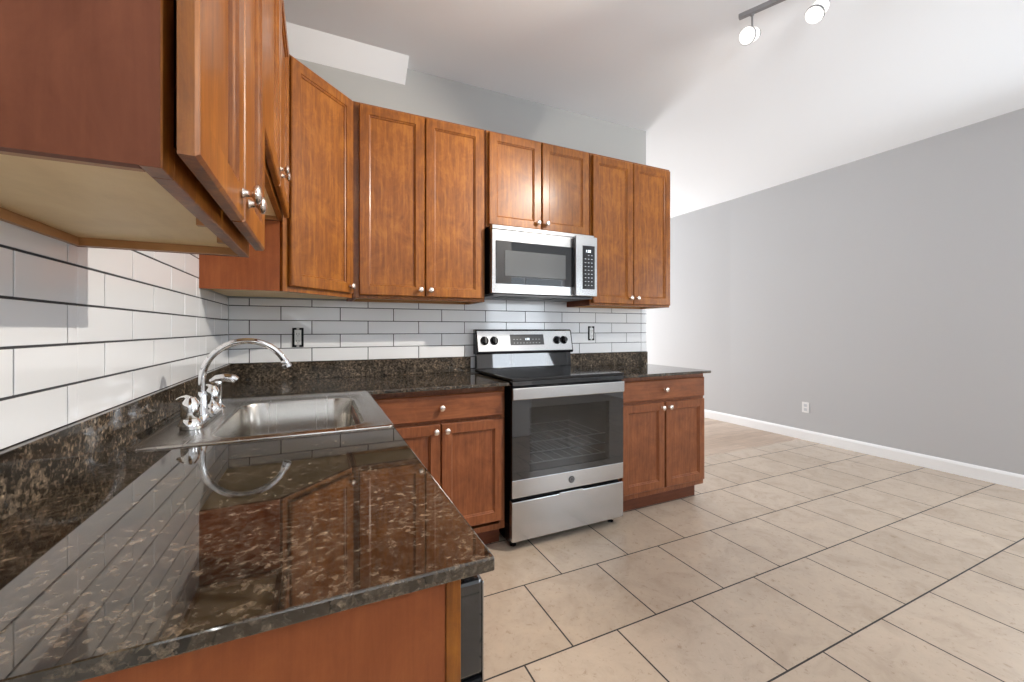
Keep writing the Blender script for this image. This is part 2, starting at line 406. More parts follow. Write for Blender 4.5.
# ================================================================== TILE BACKSPLASHES
PIT, LEN, G = 0.0786, 0.308, 0.0045
Z0 = 1.328                                    # one of the horizontal grout lines
def tile_rows(bm, put, a0, a1, phA, phB, zlo, zhi, flip):
    # grout bed is added by the caller; rows counted from Z0 downwards/upwards
    k0 = math.floor((zlo - Z0) / PIT) - 1; k1 = math.ceil((zhi - Z0) / PIT) + 1
    for k in range(k0, k1):
        za, zb = Z0 + k*PIT, Z0 + (k+1)*PIT
        lo, hi = max(za + G/2, zlo), min(zb - G/2, zhi)
        if hi - lo < 0.004: continue
        ph = phA if (k % 2 != 0) != flip else phB
        i0 = math.floor((a0 - ph) / LEN) - 1; i1 = math.ceil((a1 - ph) / LEN) + 1
        for i in range(i0, i1):
            a, b = max(ph + i*LEN + G/2, a0), min(ph + (i+1)*LEN - G/2, a1)
            if b - a > 0.004: put(bm, a, b, lo, hi)
def tiles_back():
    bm = B(); gb = B(); T = 0.008
    putb = lambda bm, a, b, lo, hi: box(bm, a, b, -T, -0.0005, lo, hi)
    reg = [(0.009, 1.375, 1.015, 1.368), (1.375, 2.150, 0.93, 1.46), (2.150, 2.868, 1.0146, 1.368)]
    for a0, a1, z0, z1 in reg:
        box(gb, a0, a1, -0.0055, -0.0002, z0, z1)
        tile_rows(bm, putb, a0, a1, 0.254, 0.1028, z0, z1, False)
    box(gb, 2.868, WE-0.001, -0.0055, -0.0002, 1.0146, 1.368)
    for k in range(-5, 2):                      # the upright edge tiles at the wall's end
        za, zb = max(Z0 + k*PIT + G/2, 1.0146), min(Z0 + (k+1)*PIT - G/2, 1.368)
        if zb - za > 0.004: putb(bm, 2.871, WE-0.003, za, zb)
    t = thing('tile_backsplash', 'long white subway tiles with dark grout on the back wall behind the range', 'wall tiles', (1.4, 0, 1.0))
    obj('tiles', bm, M_tile, t, bev=0.0008, seg=1, world_coords=True)
    obj('grout', gb, M_grout, t, world_coords=True)
tiles_back()
def tiles_left():
    bm = B(); gb = B(); T = 0.008
    putl = lambda bm, a, b, lo, hi: box(bm, 0.0005, T, a, b, lo, hi)
    reg = [(-0.606, -0.009, 1.015, 1.368), (-1.535, -0.606, 1.015, 1.664), (-2.19, -1.535, 1.015, 1.368)]
    for a0, a1, z0, z1 in reg:
        box(gb, 0.0002, 0.0055, a0, a1, z0, z1)
        tile_rows(bm, putl, a0, a1, -0.955 + LEN*3, -0.803 + LEN*2, z0, z1, True)
    t = thing('tile_backsplash', 'long white subway tiles with dark grout on the left wall beside the sink', 'wall tiles', (0, -1.1, 1.0))
    obj('tiles', bm, M_tile, t, bev=0.0008, seg=1, world_coords=True)
    obj('grout', gb, M_grout, t, world_coords=True)
tiles_left()

# ================================================================== WORKTOPS
CT, CB = 0.914, 0.896
YE = -2.180                                   # near end of the left run
SX0, SX1, SY0, SY1 = 0.150, 0.590, -1.392, -0.815    # cut-out for the bowl
xs = [0.0015, SX0, SX1, 0.649, 1.374]; ys = [YE, SY0, SY1, -0.648, -0.0015]
wt = obj('worktop', slab(xs, ys, lambda i, j: (i < 3 or j == 3) and not (i == 1 and j == 1), CB, CT), M_granite, bev=0.0025)
tag(wt, 'long L-shaped polished brown granite worktop holding the sink', 'worktop')
wt2 = obj('worktop', box(B(), 2.152, 2.914, -0.648, -0.0015, CB, CT), M_granite, bev=0.0025)
tag(wt2, 'short polished granite worktop right of the range, over the small base cabinet', 'worktop')
for a, lab in (((0.0215, 1.374, -0.0215, -0.0015), 'low brown granite upstand on the back wall left of the range'),
               ((2.152, WE-0.002, -0.0215, -0.0015), 'short speckled granite upstand on the back wall right of the range'),
               ((0.0015, 0.0215, YE, -0.0015), 'long brown granite upstand along the left wall behind the faucet')):
    tag(obj('granite_upstand', box(B(), *a, CT+0.0002, 1.0145), M_granite_up, bev=0.0012), lab, 'backsplash')

# ================================================================== CABINET PARTS
def door_bm(w, h, t=0.019, rail=0.050):
    prof = [(0, 0), (0, t-0.004), (0.004, t), (rail, t), (rail+0.002, t-0.005), (rail+0.008, t-0.0075), (rail+0.010, t-0.012)]
    loops = []
    for ins, d in prof:
        loops.append([(ins, -d, ins), (w-ins, -d, ins), (w-ins, -d, h-ins), (ins, -d, h-ins)])
    bm = B(); rings(bm, loops, cap0=False, cap1=False)
    a = loops[0]; ins = rail+0.010
    inner = [(ins, 0, ins), (w-ins, 0, ins), (w-ins, 0, h-ins), (ins, 0, h-ins)]
    va = [bm.verts.new(p) for p in a]; vb = [bm.verts.new(p) for p in inner]
    vc = [bm.verts.new(p) for p in loops[-1]]
    for i in range(4):
        bm.faces.new((va[i], va[(i+1)%4], vb[(i+1)%4], vb[i])); bm.faces.new((vb[i], vb[(i+1)%4], vc[(i+1)%4], vc[i]))
    bmesh.ops.remove_doubles(bm, verts=bm.verts, dist=1e-6)
    return bm
KNOB = [(0.008, 0), (0.0085, 0.002), (0.006, 0.005), (0.005, 0.012), (0.0065, 0.015), (0.013, 0.018), (0.0155, 0.021), (0.0155, 0.024), (0.012, 0.0275), (0.006, 0.029), (0.0001, 0.0295)]
def knob(parent, x, z, y=-0.019, m=None):
    return obj('knob', lathe(B(), (0, 0, 0), (0, -1, 0), KNOB, 20), m or M_nickel, parent, smooth=True, loc=(x, y, z))
def door(parent, x, z, w, h, kx=None, kz=None, y=-0.006, base=False):
    d = obj('door', door_bm(w, h), M_bwood if base else M_wood, parent, loc=(x, y, z))
    r = 0.050 + 0.010
    obj('panel', box(B(), r-0.001, w-r+0.001, -0.0065, -0.002, r-0.001, h-r+0.001), M_bwood if base else M_panel, d)
    if kx is not None: knob(d, kx, kz)
    return d
def drawer(parent, x, z, w, h, kx, kz):
    d = obj('drawer', rings(B(), [[(i, -t, i), (w-i, -t, i), (w-i, -t, h-i), (i, -t, h-i)] for i, t in ((0, 0), (0, 0.014), (0.006, 0.019))]), M_bwood_h, parent, loc=(x, -0.006, z))
    knob(d, kx, kz); return d
def face_frame(bm, w, z0, z1, st=0.038, rails=(), fd=0.02, mull=None):
    # outer frame flush with local y 0 .. fd
    box(bm, 0, st, 0, fd, z0, z1); box(bm, w-st, w, 0, fd, z0, z1)
    box(bm, st, w-st, 0, fd, z0, z0+st); box(bm, st, w-st, 0, fd, z1-st, z1)
    for r in rails: box(bm, st, w-st, 0, fd, r-0.02, r+0.02)
    return bm
def upper_cabinet(name, label, loc, rz, w, d, h, doors, side_mat=None, group=None, gap=0.006):
    """origin at the lower left front corner of the face frame, depth along +y"""
    t = thing(name, label, 'cabinet', loc, rz, group)
    s = 0.012
    bm = B()
    box(bm, 0, s, 0.02, d, 0, h); box(bm, w-s, w, 0.02, d, 0, h)
    box(bm, s, w-s, 0.02, d, h-s, h)
    box(bm, -0.001, 0.0, 0.0015, d, 0, h); box(bm, w, w+0.001, 0.0015, d, 0, h)
    obj('body', bm, side_mat or M_side, t)
    bm = B(); box(bm, s, w-s, d-0.016, d, 0.0, h-s)
    box(bm, s, s+0.010, 0.02, d-0.016, 0.0, 0.016); box(bm, w-s-0.010, w-s, 0.02, d-0.016, 0.0, 0.016)
    obj('back_rail', bm, M_trimwood, t)
    bm = B(); box(bm, s, w-s, 0.02, d-0.016, 0.016, 0.026)
    obj('bottom_panel', bm, M_raw, t)
    obj('face_frame', face_frame(B(), w, 0, h), M_wood, t, bev=0.001, seg=1)
    for dr in doors: door(t, *dr, y=-gap)
    return t
UB, UT = 1.366, 2.420
UH = UT - UB
# back run
dh = UH - 0.034
upper_cabinet('wall_cabinet', 'tall two-door wooden wall cabinet left of the microwave', (0.612, -0.301, UB), 0, 0.752, 0.300, UH,
              [(0.030, 0.018, 0.350, dh, 0.350-0.026, 0.038), (0.386, 0.018, 0.350, dh, 0.026, 0.038)])
mz = 1.828
upper_cabinet('wall_cabinet', 'short two-door wooden wall cabinet directly above the microwave', (1.372, -0.301, mz), 0, 0.766, 0.300, UT-mz,
              [(0.014, 0.012, 0.362, UT-mz-0.026, 0.362-0.028, 0.042), (0.385, 0.012, 0.362, UT-mz-0.026, 0.028, 0.042)])
upper_cabinet('wall_cabinet', 'tall two-door wooden wall cabinet at the right end of the row', (2.143, -0.301, UB), 0, 0.738, 0.300, UH,
              [(0.012, 0.014, 0.352, dh, 0.352-0.028, 0.045), (0.370, 0.014, 0.356, dh, 0.028, 0.045)])
# left run (facing +x)
upper_cabinet('wall_cabinet', 'nearest wooden wall cabinet on the left wall, its pale underside in view', (0.302, -2.121, UB), PI/2, 0.586, 0.300, UH,
              [(-0.004, 0.016, 0.290, dh, 0.290-0.028, 0.040), (0.294, 0.016, 0.284, dh, 0.028, 0.040)], gap=0.013)
sz = 1.668
upper_cabinet('wall_cabinet', 'short raised wooden wall cabinet above the sink on the left wall', (0.306, -1.534, sz), PI/2, 0.924, 0.304, UT-sz,
              [(0.010, 0.014, 0.446, UT-sz-0.030, 0.446-0.028, 0.045), (0.466, 0.014, 0.446, UT-sz-0.030, 0.028, 0.045)])
# corner cabinet with diagonal door
t = thing('corner_wall_cabinet', 'tall wooden corner wall cabinet with a single angled door', 'cabinet', (0.0015, -0.0015, UB))
bm = B(); s = 0.012
c0, c1 = 0.3035, 0.6065
box(bm, 0.0, c0-0.012, -c1, -c1+s, 0, UH); box(bm, c1-s, c1, -c0+0.012, 0, 0, UH)
prism(bm, [(0, 0), (0, -c1+s), (c0-0.012, -c1+s), (c1-s, -c0+0.012), (c1-s, 0)], UH-s, UH)
obj('side_panels', bm, M_sidelow, t)
bm = B(); prism(bm, [(0, 0), (0, -c1+s), (c0-0.014, -c1+s), (c1-s, -c0+0.014), (c1-s, 0)], 0.012, 0.022)
obj('bottom_panel', bm, M_raw, t)
fw = (c1-c0)*math.sqrt(2)
fr = obj('face_frame', face_frame(B(), fw, 0, UH, st=0.034), M_wood, t, bev=0.001, seg=1, loc=(c0, -c1, 0), rot=(0, 0, PI/4))
d = door(t, 0, 0, fw-0.040, UH-0.040, fw-0.040-0.025, 0.034)
d.rotation_euler = (0, 0, PI/4)
off = Vector((math.cos(PI/4), math.sin(PI/4), 0))*0.026 + Vector((math.sin(PI/4), -math.cos(PI/4), 0))*0.004
d.location = (c0+off.x, -c1+off.y, 0.024)
# hinge seen in the gap of the nearest cabinet
near = [o for o in COL.objects if o.get('label', '').startswith('nearest wooden')][0]
hb = B(); box(hb, 0.004, 0.016, -0.006, 0.0, 0, 0.05); lathe(hb, (0.002, -0.003, 0.006), (0, 0, 1), [(0.003, 0), (0.003, 0.038)], 10)
obj('hinge', hb, M_brass, near, loc=(0, 0, 0.30))

for yy in (0.29, 0.44):                         # little wooden blocks glued behind the front frame
    obj('glue_block', box(B(), yy-0.006, yy+0.006, 0.0205, 0.034, 0.003, 0.0155), M_trimwood, near)

# base cabinets ------------------------------------------------------
def base_cabinet(name, label, loc, rz, w, drawers, doors, side=None, toe0=0.0, toe1=None, d=0.588, body_x0=0.0):
    t = thing(name, label, 'cabinet', loc, rz)
    top = CB - 0.001; s = 0.014
    bm = B()
    box(bm, body_x0, body_x0+s, 0.02, d, 0.11, top); box(bm, w-s, w, 0.02, d, 0.11, top)
    box(bm, body_x0+s, w-s, 0.02, d, 0.11, 0.124); box(bm, body_x0+s, w-s, d-0.01, d, 0.124, top)
    obj('body', bm, side or M_sidelow, t)
    bm = B(); toe1 = w if toe1 is None else toe1
    box(bm, toe0, toe1, 0.075, 0.090, 0.001, 0.11); box(bm, toe1-0.014, toe1, 0.090, d, 0.001, 0.11)
    box(bm, toe0, toe0+0.014, 0.090, d, 0.001, 0.11)
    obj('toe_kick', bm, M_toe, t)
    obj('face_frame', face_frame(B(), w, 0.11, top, st=0.030, rails=((0.725,) if drawers else ())), M_bwood, t, bev=0.001, seg=1)
    for a in drawers: drawer(t, *a)
    for a in doors: door(t, *a, base=True)
    return t
base_cabinet('base_cabinet', 'wooden base cabinet between the corner and the range, drawer over two doors', (0.640, -0.585, 0), 0, 0.732,
             [(0.024, 0.735, 0.692, 0.132, 0.346, 0.066)],
             [(0.024, 0.165, 0.342, 0.552, 0.342-0.026, 0.552-0.034), (0.372, 0.165, 0.344, 0.552, 0.026, 0.552-0.034)], d=0.578)
base_cabinet('base_cabinet', 'small wooden base cabinet right of the range, drawer over two doors', (2.154, -0.585, 0), 0, 0.756,
             [(0.014, 0.735, 0.728, 0.132, 0.357, 0.066)],
             [(0.014, 0.150, 0.356, 0.567, 0.356-0.026, 0.567-0.034), (0.382, 0.150, 0.360, 0.567, 0.026, 0.567-0.034)], d=0.578, toe1=0.756)
cf = [o for o in COL.objects if o.get('label', '').startswith('wooden base cabinet between')][0]
obj('corner_filler', box(B(), -0.0545, -0.0005, 0.0, 0.02, 0.11, CB-0.001), M_bwood, cf)
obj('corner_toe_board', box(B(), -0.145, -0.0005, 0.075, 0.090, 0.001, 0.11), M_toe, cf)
# sink base faces +x, at its near end the dishwasher, then the end panel
t = thing('sink_cabinet', 'wooden base cabinet under the steel sink', 'cabinet', (0.585, -1.510, 0), PI/2)
bm = B(); box(bm, 0, 0.014, 0.02, 0.578, 0.11, 0.70); box(bm, 0.856, 0.870, 0.02, 0.578, 0.11, 0.70); box(bm, 0.014, 0.856, 0.02, 0.578, 0.11, 0.124)
obj('body', bm, M_sidelow, t)
obj('face_frame', face_frame(B(), 0.870, 0.11, CB-0.001, st=0.03), M_bwood, t)
obj('false_front', box(B(), 0.014, 0.856, -0.025, -0.006, 0.735, 0.867), M_bwood_h, t, bev=0.003)
bm = B(); box(bm, 0, 0.870, 0.075, 0.09, 0.001, 0.11); obj('toe_kick', bm, M_toe, t)
obj('corner_filler', box(B(), 0.8705, 0.904, 0.0, 0.02, 0.11, CB-0.001), M_bwood, t)
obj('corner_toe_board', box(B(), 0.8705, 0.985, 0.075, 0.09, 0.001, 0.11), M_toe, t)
door(t, 0.014, 0.150, 0.416, 0.567, 0.39, 0.533, base=True); door(t, 0.440, 0.150, 0.416, 0.567, 0.026, 0.533, base=True)
ep = thing('cabinet_end_panel', 'wooden end panel closing the near end of the left worktop run', 'cabinet panel', (0.30, -2.16, 0))
obj('panel', box(B(), 0.0015, 0.589, -2.165, -2.150, 0.001, CB-0.001), M_sidelow, ep, world_coords=True)
obj('stile', box(B(), 0.5895, 0.608, -2.168, -2.152, 0.001, CB-0.001), M_wood, ep, bev=0.001, world_coords=True)
dw = thing('dishwasher', 'black dishwasher under the near end of the left worktop', 'dishwasher', (0.30, -1.82, 0))
obj('body', box(B(), 0.03, 0.596, -2.146, -1.520, 0.05, 0.872), M_black, dw, world_coords=True)
obj('door', box(B(), 0.6085, 0.644, -2.150, -1.518, 0.105, 0.742), M_black, dw, bev=0.004, world_coords=True)
obj('control_panel', box(B(), 0.6085, 0.644, -2.150, -1.518, 0.746, 0.872), M_blackgl, dw, bev=0.005, world_coords=True)
obj('trim_edge', box(B(), 0.6442, 0.6465, -2.148, -1.520, 0.110, 0.866), M_steel, dw, bev=0.001, world_coords=True)
obj('toe_plate', box(B(), 0.54, 0.552, -2.118, -1.520, 0.002, 0.100), M_black, dw, world_coords=True)

# ================================================================== SINK AND FAUCET
t = thing('kitchen_sink', 'drop-in stainless steel sink with a single rounded bowl', 'sink', (0.34, -1.03, CT))
bm = B()
X0, X1, Y0, Y1 = 0.036, 0.650, -1.412, -0.652
bx0, bx1, by0, by1 = 0.190, 0.574, -1.378, -0.828
R = lambda i, r, z, ax=X0, bx=X1, ay=Y0, by=Y1: rrect(ax+i, bx-i, ay+i, by-i, r, z)
Q = lambda i, r, z: rrect(bx0+i, bx1-i, by0+i, by1-i, r, z)
loops = [R(0, 0.020, CT+0.0004), R(0.001, 0.020, CT+0.003), R(0.007, 0.018, CT+0.0055), R(0.012, 0.016, CT+0.004), R(0.016, 0.015, CT+0.003),
         Q(-0.014, 0.085, CT+0.003), Q(-0.008, 0.080, CT+0.005), Q(0, 0.074, CT+0.004), Q(0.004, 0.072, CT-0.004),
         Q(0.010, 0.070, CT-0.10), Q(0.016, 0.066, CT-0.150), Q(0.030, 0.056, CT-0.168), Q(0.055, 0.045, CT-0.174)]
rings(bm, loops, cap0=False, cap1=True)
obj('basin', bm, M_steelv, t, smooth=True, world_coords=True)
obj('drain', lathe(B(), (0.382, -1.10, CT-0.1738), (0, 0, 1), [(0.044, 0), (0.044, 0.002), (0.036, 0.003), (0.030, 0.0005), (0.0001, 0.0005)], 28), M_chrome, t, smooth=True, world_coords=True)
for i, (hx, hy) in enumerate(((0.62, -0.664),)):
    pass

FZ = CT + 0.0035
f = thing('faucet', 'chrome gooseneck faucet with two handles and a side sprayer behind the sink', 'faucet', (0.118, -1.08, FZ))
bm = B(); lp = [rrect(0.092, 0.148, -1.235, -0.930, 0.027, FZ+0.0005), rrect(0.092, 0.148, -1.235, -0.930, 0.027, FZ+0.010), rrect(0.097, 0.143, -1.230, -0.935, 0.022, FZ+0.015)]
rings(bm, lp); obj('base_plate', bm, M_chrome, f, smooth=True, world_coords=True)
def V(x, y, z): return (x, y, z)
# spout
bm = B()
sx, sy = 0.118, -1.085
lathe(bm, (sx, sy, FZ+0.014), (0, 0, 1), [(0.019, 0), (0.019, 0.004), (0.0155, 0.010), (0.0145, 0.055), (0.0125, 0.066), (0.0105, 0.074)], 22)
pts = []
rad, top = 0.119, 1.041
for z in (FZ+0.08, 0.99, 1.02): pts.append((sx, sy, z))
for i in range(0, 25):
    a = PI - (PI*0.865)*i/24
    pts.append((sx + rad + rad*math.cos(a), sy, top + (rad+0.002)*math.sin(a)))
tube(bm, pts, 0.0098, 16)
e = pts[-1]; obj('spout', bm, M_chrome, f, smooth=True, world_coords=True)
obj('aerator', lathe(B(), (e[0]-0.003, e[1], e[2]+0.006), (0.40, 0, -0.92), [(0.0105, 0), (0.0125, 0.003), (0.0125, 0.010), (0.0115, 0.014), (0.014, 0.016), (0.014, 0.026), (0.011, 0.028)], 20), M_chrome, f, smooth=True, world_coords=True)
def handle(y, s, ang, nm='handle', l=1.0):
    bm = B()
    lathe(bm, (0.120, y, FZ+0.0005 if nm != 'handle' else FZ+0.012), (0, 0, 1), [(0.028*s, 0), (0.028*s, 0.004), (0.023*s, 0.014), (0.0185*s, 0.019), (0.0215*s, 0.026), (0.0215*s, 0.056), (0.019*s, 0.064), (0.015*s, 0.070), (0.011*s, 0.077), (0.0001, 0.080)], 22)
    c, sn = math.cos(ang)*l, math.sin(ang)*l; z = FZ + 0.012 + 0.072
    tube(bm, [(0.120, y, z), (0.120+0.030*c, y+0.030*sn, z+0.006), (0.120+0.058*c, y+0.058*sn, z+0.004), (0.120+0.085*c, y+0.085*sn, z-0.004)], [0.009, 0.0065, 0.0045, 0.006], 12)
    obj(nm, bm, M_chrome, f, smooth=True, world_coords=True)
handle(-1.220, 1.05, math.radians(140), l=0.55); handle(-0.955, 0.95, math.radians(150), l=0.55)
bm = B()                                       # side sprayer
lathe(bm, (0.120, -0.868, FZ+0.0005), (0, 0, 1), [(0.022, 0), (0.022, 0.004), (0.015, 0.010), (0.0135, 0.014), (0.011, 0.030), (0.0115, 0.080), (0.014, 0.092), (0.009, 0.104), (0.0001, 0.106)], 20)
tube(bm, [(0.098, -0.868, FZ+0.094), (0.115, -0.868, FZ+0.104), (0.142, -0.868, FZ+0.108), (0.168, -0.868, FZ+0.103), (0.176, -0.868, FZ+0.096)], [0.009, 0.014, 0.0145, 0.0145, 0.012], 16)
obj('sprayer', bm, M_chrome, f, smooth=True, world_coords=True)

# ================================================================== RANGE
rg = thing('range', 'stainless steel freestanding electric range with black glass oven door', 'range', (1.765, -0.33, 0))
RX0, RX1 = 1.386, 2.138
RF = -0.655
def rp(name, bm, m, **k): return obj(name, bm, m, rg, world_coords=True, **k)
bm = B(); box(bm, RX0+0.004, RX0+0.014, -0.615, -0.045, 0.030, 0.905); box(bm, RX1-0.014, RX1-0.004, -0.615, -0.045, 0.030, 0.905)
box(bm, RX0+0.014, RX1-0.014, -0.055, -0.045, 0.030, 0.905); box(bm, RX0+0.014, RX1-0.014, -0.615, -0.055, 0.030, 0.040)
box(bm, RX0+0.014, RX1-0.014, -0.615, -0.600, 0.040, 0.300)
rp('body', bm, M_black)
for x in (RX0+0.04, RX1-0.04):
    for y in (-0.58, -0.09): rp('leg', lathe(B(), (x, y, 0.0), (0, 0, 1), [(0.018, 0), (0.018, 0.006), (0.009, 0.009), (0.009, 0.031)], 14), M_black, smooth=True)
dr = rp('drawer', box(B(), RX0, RX1, RF, -0.617, 0.052, 0.268), M_steel, bev=0.004)
cav = B()                                       # oven cavity behind the glass
cx0, cx1, cy0, cy1, cz0, cz1 = RX0+0.085, RX1-0.085, -0.605, -0.16, 0.36, 0.80
box(cav, cx0-0.01, cx0, cy0, cy1, cz0, cz1); box(cav, cx1, cx1+0.01, cy0, cy1, cz0, cz1)
box(cav, cx0, cx1, cy1-0.01, cy1, cz0, cz1); box(cav, cx0, cx1, cy0, cy1-0.01, cz0-0.01, cz0); box(cav, cx0, cx1, cy0, cy1-0.01, cz1, cz1+0.01)
rp('oven_cavity', cav, M_cavity)
for z in (0.44, 0.50, 0.56):
    bm = B(); tube(bm, [(cx0+0.002, -0.585, z), (cx1-0.002, -0.585, z)], 0.0035, 8); tube(bm, [(cx0+0.002, -0.19, z), (cx1-0.002, -0.19, z)], 0.003, 8)
    for k in range(9):
        x = cx0 + 0.02 + (cx1-cx0-0.04)*k/8; tube(bm, [(x, -0.583, z), (x, -0.19, z)], 0.0016, 6)
    rp('oven_rack', bm, M_rack)
# door: steel band at the bottom, dark glass above
DZ0, DZ1, GZ = 0.288, 0.889, 0.385
bm = B()
box(bm, RX0+0.004, RX1-0.004, -0.645, -0.618, DZ0+0.004, GZ+0.004); box(bm, RX0+0.004, RX1-0.004, -0.645, -0.618, 0.795, DZ1)
box(bm, RX0+0.004, RX0+0.105, -0.645, -0.618, GZ+0.004, 0.795); box(bm, RX1-0.105, RX1-0.004, -0.645, -0.618, GZ+0.004, 0.795)
dd = rp('oven_door', bm, M_black)
def sub(name, bm, m, parent, **k):
    o = obj(name, bm, m, None, **k); o.parent = parent; return o
sub('steel_band', box(B(), RX0, RX1, RF, -0.6455, DZ0, GZ), M_steel, dd, bev=0.003)
bm = B(); box(bm, RX0+0.001, RX0+0.106, RF+0.001, -0.6455, GZ+0.001, DZ1-0.004); box(bm, RX1-0.106, RX1-0.001, RF+0.001, -0.6455, GZ+0.001, DZ1-0.004)
box(bm, RX0+0.106, RX1-0.106, RF+0.001, -0.6455, GZ+0.001, GZ+0.035); box(bm, RX0+0.106, RX1-0.106, RF+0.001, -0.6455, 0.770, DZ1-0.004)
sub('black_border', bm, M_blackgl, dd)
sub('oven_window', box(B(), RX0+0.106, RX1-0.106, RF+0.001, RF+0.006, GZ+0.035, 0.770), M_oglass, dd)
bm = B(); box(bm, RX0-0.010, RX1-0.018, -0.688, -0.677, 0.822, 0.886)
for x in (RX0+0.000, RX1-0.050): box(bm, x, x+0.03, -0.677, RF, 0.836, 0.872)
sub('handle', bm, M_steel, dd, bev=0.004)
bm = B(); lathe(bm, (1.762, RF-0.0003, 0.338), (0, -1, 0), [(0.0195, 0), (0.0195, 0.002), (0.0175, 0.0026), (0.0165, 0.0018), (0.0001, 0.0018)], 32)
em = sub('emblem', bm, M_dgrey, dd, smooth=True)
bm = B()
for k in range(3):
    a0 = k*2*PI/3
    tube(bm, [(1.762+math.cos(a0+t_)*0.011*(1-0.25*abs(math.sin(1.5*t_))), RF-0.0026, 0.338+math.sin(a0+t_)*0.011) for t_ in [i*0.35 for i in range(6)]], 0.0009, 6)
sub('emblem_scroll', bm, M_print, dd)
bm = box(B(), 1.68, 1.84, RF-0.004, RF+0.002, 0.262, 0.2745); o = obj('drawer_pull', bm, M_steel, None, bev=0.002); o.parent = dr; o.location = (0, 0, 0)
# cooktop
rp('cooktop', box(B(), RX0-0.003, RX1+0.000, -0.662, -0.075, 0.918, 0.936), M_cook, bev=0.004)
bm = box(B(), RX0, RX1, -0.660, -0.62, 0.893, 0.9175); rp('front_trim', bm, M_blackgl, bev=0.002)
M_ring = mat('burner_print', (0.055, 0.055, 0.058), 0.2)
for bx, by, r in ((1.58, -0.50, 0.105), (1.95, -0.50, 0.085), (1.58, -0.24, 0.075), (1.95, -0.24, 0.095)):
    bm = B()
    for rr in (r, r*0.62):
        a = [[(bx+q*math.cos(2*PI*i/48), by+q*math.sin(2*PI*i/48), 0.9362) for i in range(48)] for q in (rr-0.0012, rr+0.0012)]
        rings(bm, a, cap0=False, cap1=False)
    rp('burner_ring', bm, M_ring)
# backguard: black riser, steel console leaning back
rp('riser', prism_x(B(), [(-0.045, 0.936), (-0.085, 0.936), (-0.078, 1.038), (-0.045, 1.038)], RX0+0.008, RX1-0.006), M_blackgl, bev=0.003)
bgd = rp('backguard', prism_x(B(), [(-0.030, 1.032), (-0.097, 1.032), (-0.104, 1.044), (-0.072, 1.190), (-0.060, 1.199), (-0.030, 1.199)], RX0+0.002, RX1+0.002), M_black, bev=0.004)
slope = math.atan2(0.032, 0.139)
CM = Matrix.Translation((1.764, -0.088, 1.1135)) @ Matrix.Rotation(-slope, 4, 'X')
bm = box(B(), -0.367, 0.367, -0.0035, 0.001, -0.066, 0.077); bm.transform(CM); face = sub('control_face', bm, M_steel, bgd, bev=0.002)
bm = box(B(), -0.128, 0.134, -0.0065, -0.003, -0.024, 0.050); bm.transform(CM); disp = sub('display', bm, M_dgrey, bgd, bev=0.002)
bm = box(B(), -0.025, 0.030, -0.0072, -0.0066, 0.006, 0.026); bm.transform(CM); sub('clock_window', bm, M_blackgl, bgd)
bm = text_bm('1:30', 0.020, CM @ Matrix.Translation((0.002, -0.0076, 0.016)) @ FACE); sub('clock_digits', bm, M_digits, bgd)
bm = B()
for i in range(9):
    for j in range(2):
        x = -0.100 + i*0.0245
        if j == 0 or abs(x) > 0.035:
            bm = box(B(), x-0.005, x+0.005, -0.0069, -0.0066, -0.012 + j*0.026, -0.009 + j*0.026)
            bm.transform(CM); sub('button', bm, M_print, bgd)
KP = [(0.0300, 0), (0.0285, 0.004), (0.0225, 0.006), (0.0205, 0.024), (0.018, 0.027), (0.0001, 0.027)]
for x in (-0.318, -0.248, 0.243, 0.300):
    bm = lathe(B(), (x, -0.0035, 0.008), (0, -1, 0), [(r*1.0, t_) for r, t_ in KP], 24)
    bm.transform(CM); k_ = rp('control_knob', bm, M_black, smooth=True)
    bm = box(B(), x-0.0045, x+0.0045, -0.038, -0.028, -0.012, 0.028); bm.transform(CM); sub('grip', bm, M_dgrey, k_).location = (0, 0, 0)
bm = B(); box(bm, -0.190, -0.186, -0.0041, -0.0036, 0.010, 0.016); box(bm, -0.191, -0.185, -0.0041, -0.0036, -0.008, -0.006); bm.transform(CM)
sub('indicator_print', bm, M_dgrey, bgd)
for o in list(COL.objects):
    if o.parent is bgd or o.parent is dd: o.location = (0, 0, 0)

# ================================================================== MICROWAVE
mw = thing('microwave', 'stainless steel over-the-range microwave with dark window and right keypad', 'microwave', (1.76, -0.2, 1.415))
MX0, MX1, MY, MZ0, MZ1 = 1.381, 2.118, -0.392, 1.412, 1.8260
def mp_(name, bm, m, **k): return obj(name, bm, m, mw, world_coords=True, **k)
mp_('body', box(B(), MX0, MX1, -0.352, -0.010, MZ0, MZ1), M_black, bev=0.003)
bm = B(); DX1 = 1.950                            # door
md = mp_('door', box(B(), MX0, DX1, MY+0.008, -0.354, MZ0+0.004, MZ1-0.026), M_steel, bev=0.003)
sub('bezel', box(B(), MX0+0.024, DX1-0.001, MY+0.002, MY+0.0078, MZ0+0.062, MZ1-0.094), M_blackgl, md, bev=0.002)
sub('window', box(B(), MX0+0.080, DX1-0.060, MY, MY+0.0018, MZ0+0.110, MZ1-0.150), M_mwin, md, bev=0.001)
bm = box(B(), DX1+0.001, MX1, -0.420, -0.354, MZ0+0.004, MZ1-0.020)
cp = mp_('control_column', bm, M_steel, bev=0.004)
sub('handle_recess', box(B(), DX1-0.0006, DX1+0.0008, -0.416, -0.390, MZ0+0.010, MZ1-0.034), M_dgrey, cp)
sub('keypad', box(B(), DX1+0.052, MX1-0.022, -0.4225, -0.4202, MZ0+0.050, MZ1-0.080), M_blackgl, cp, bev=0.001)
bm = B()
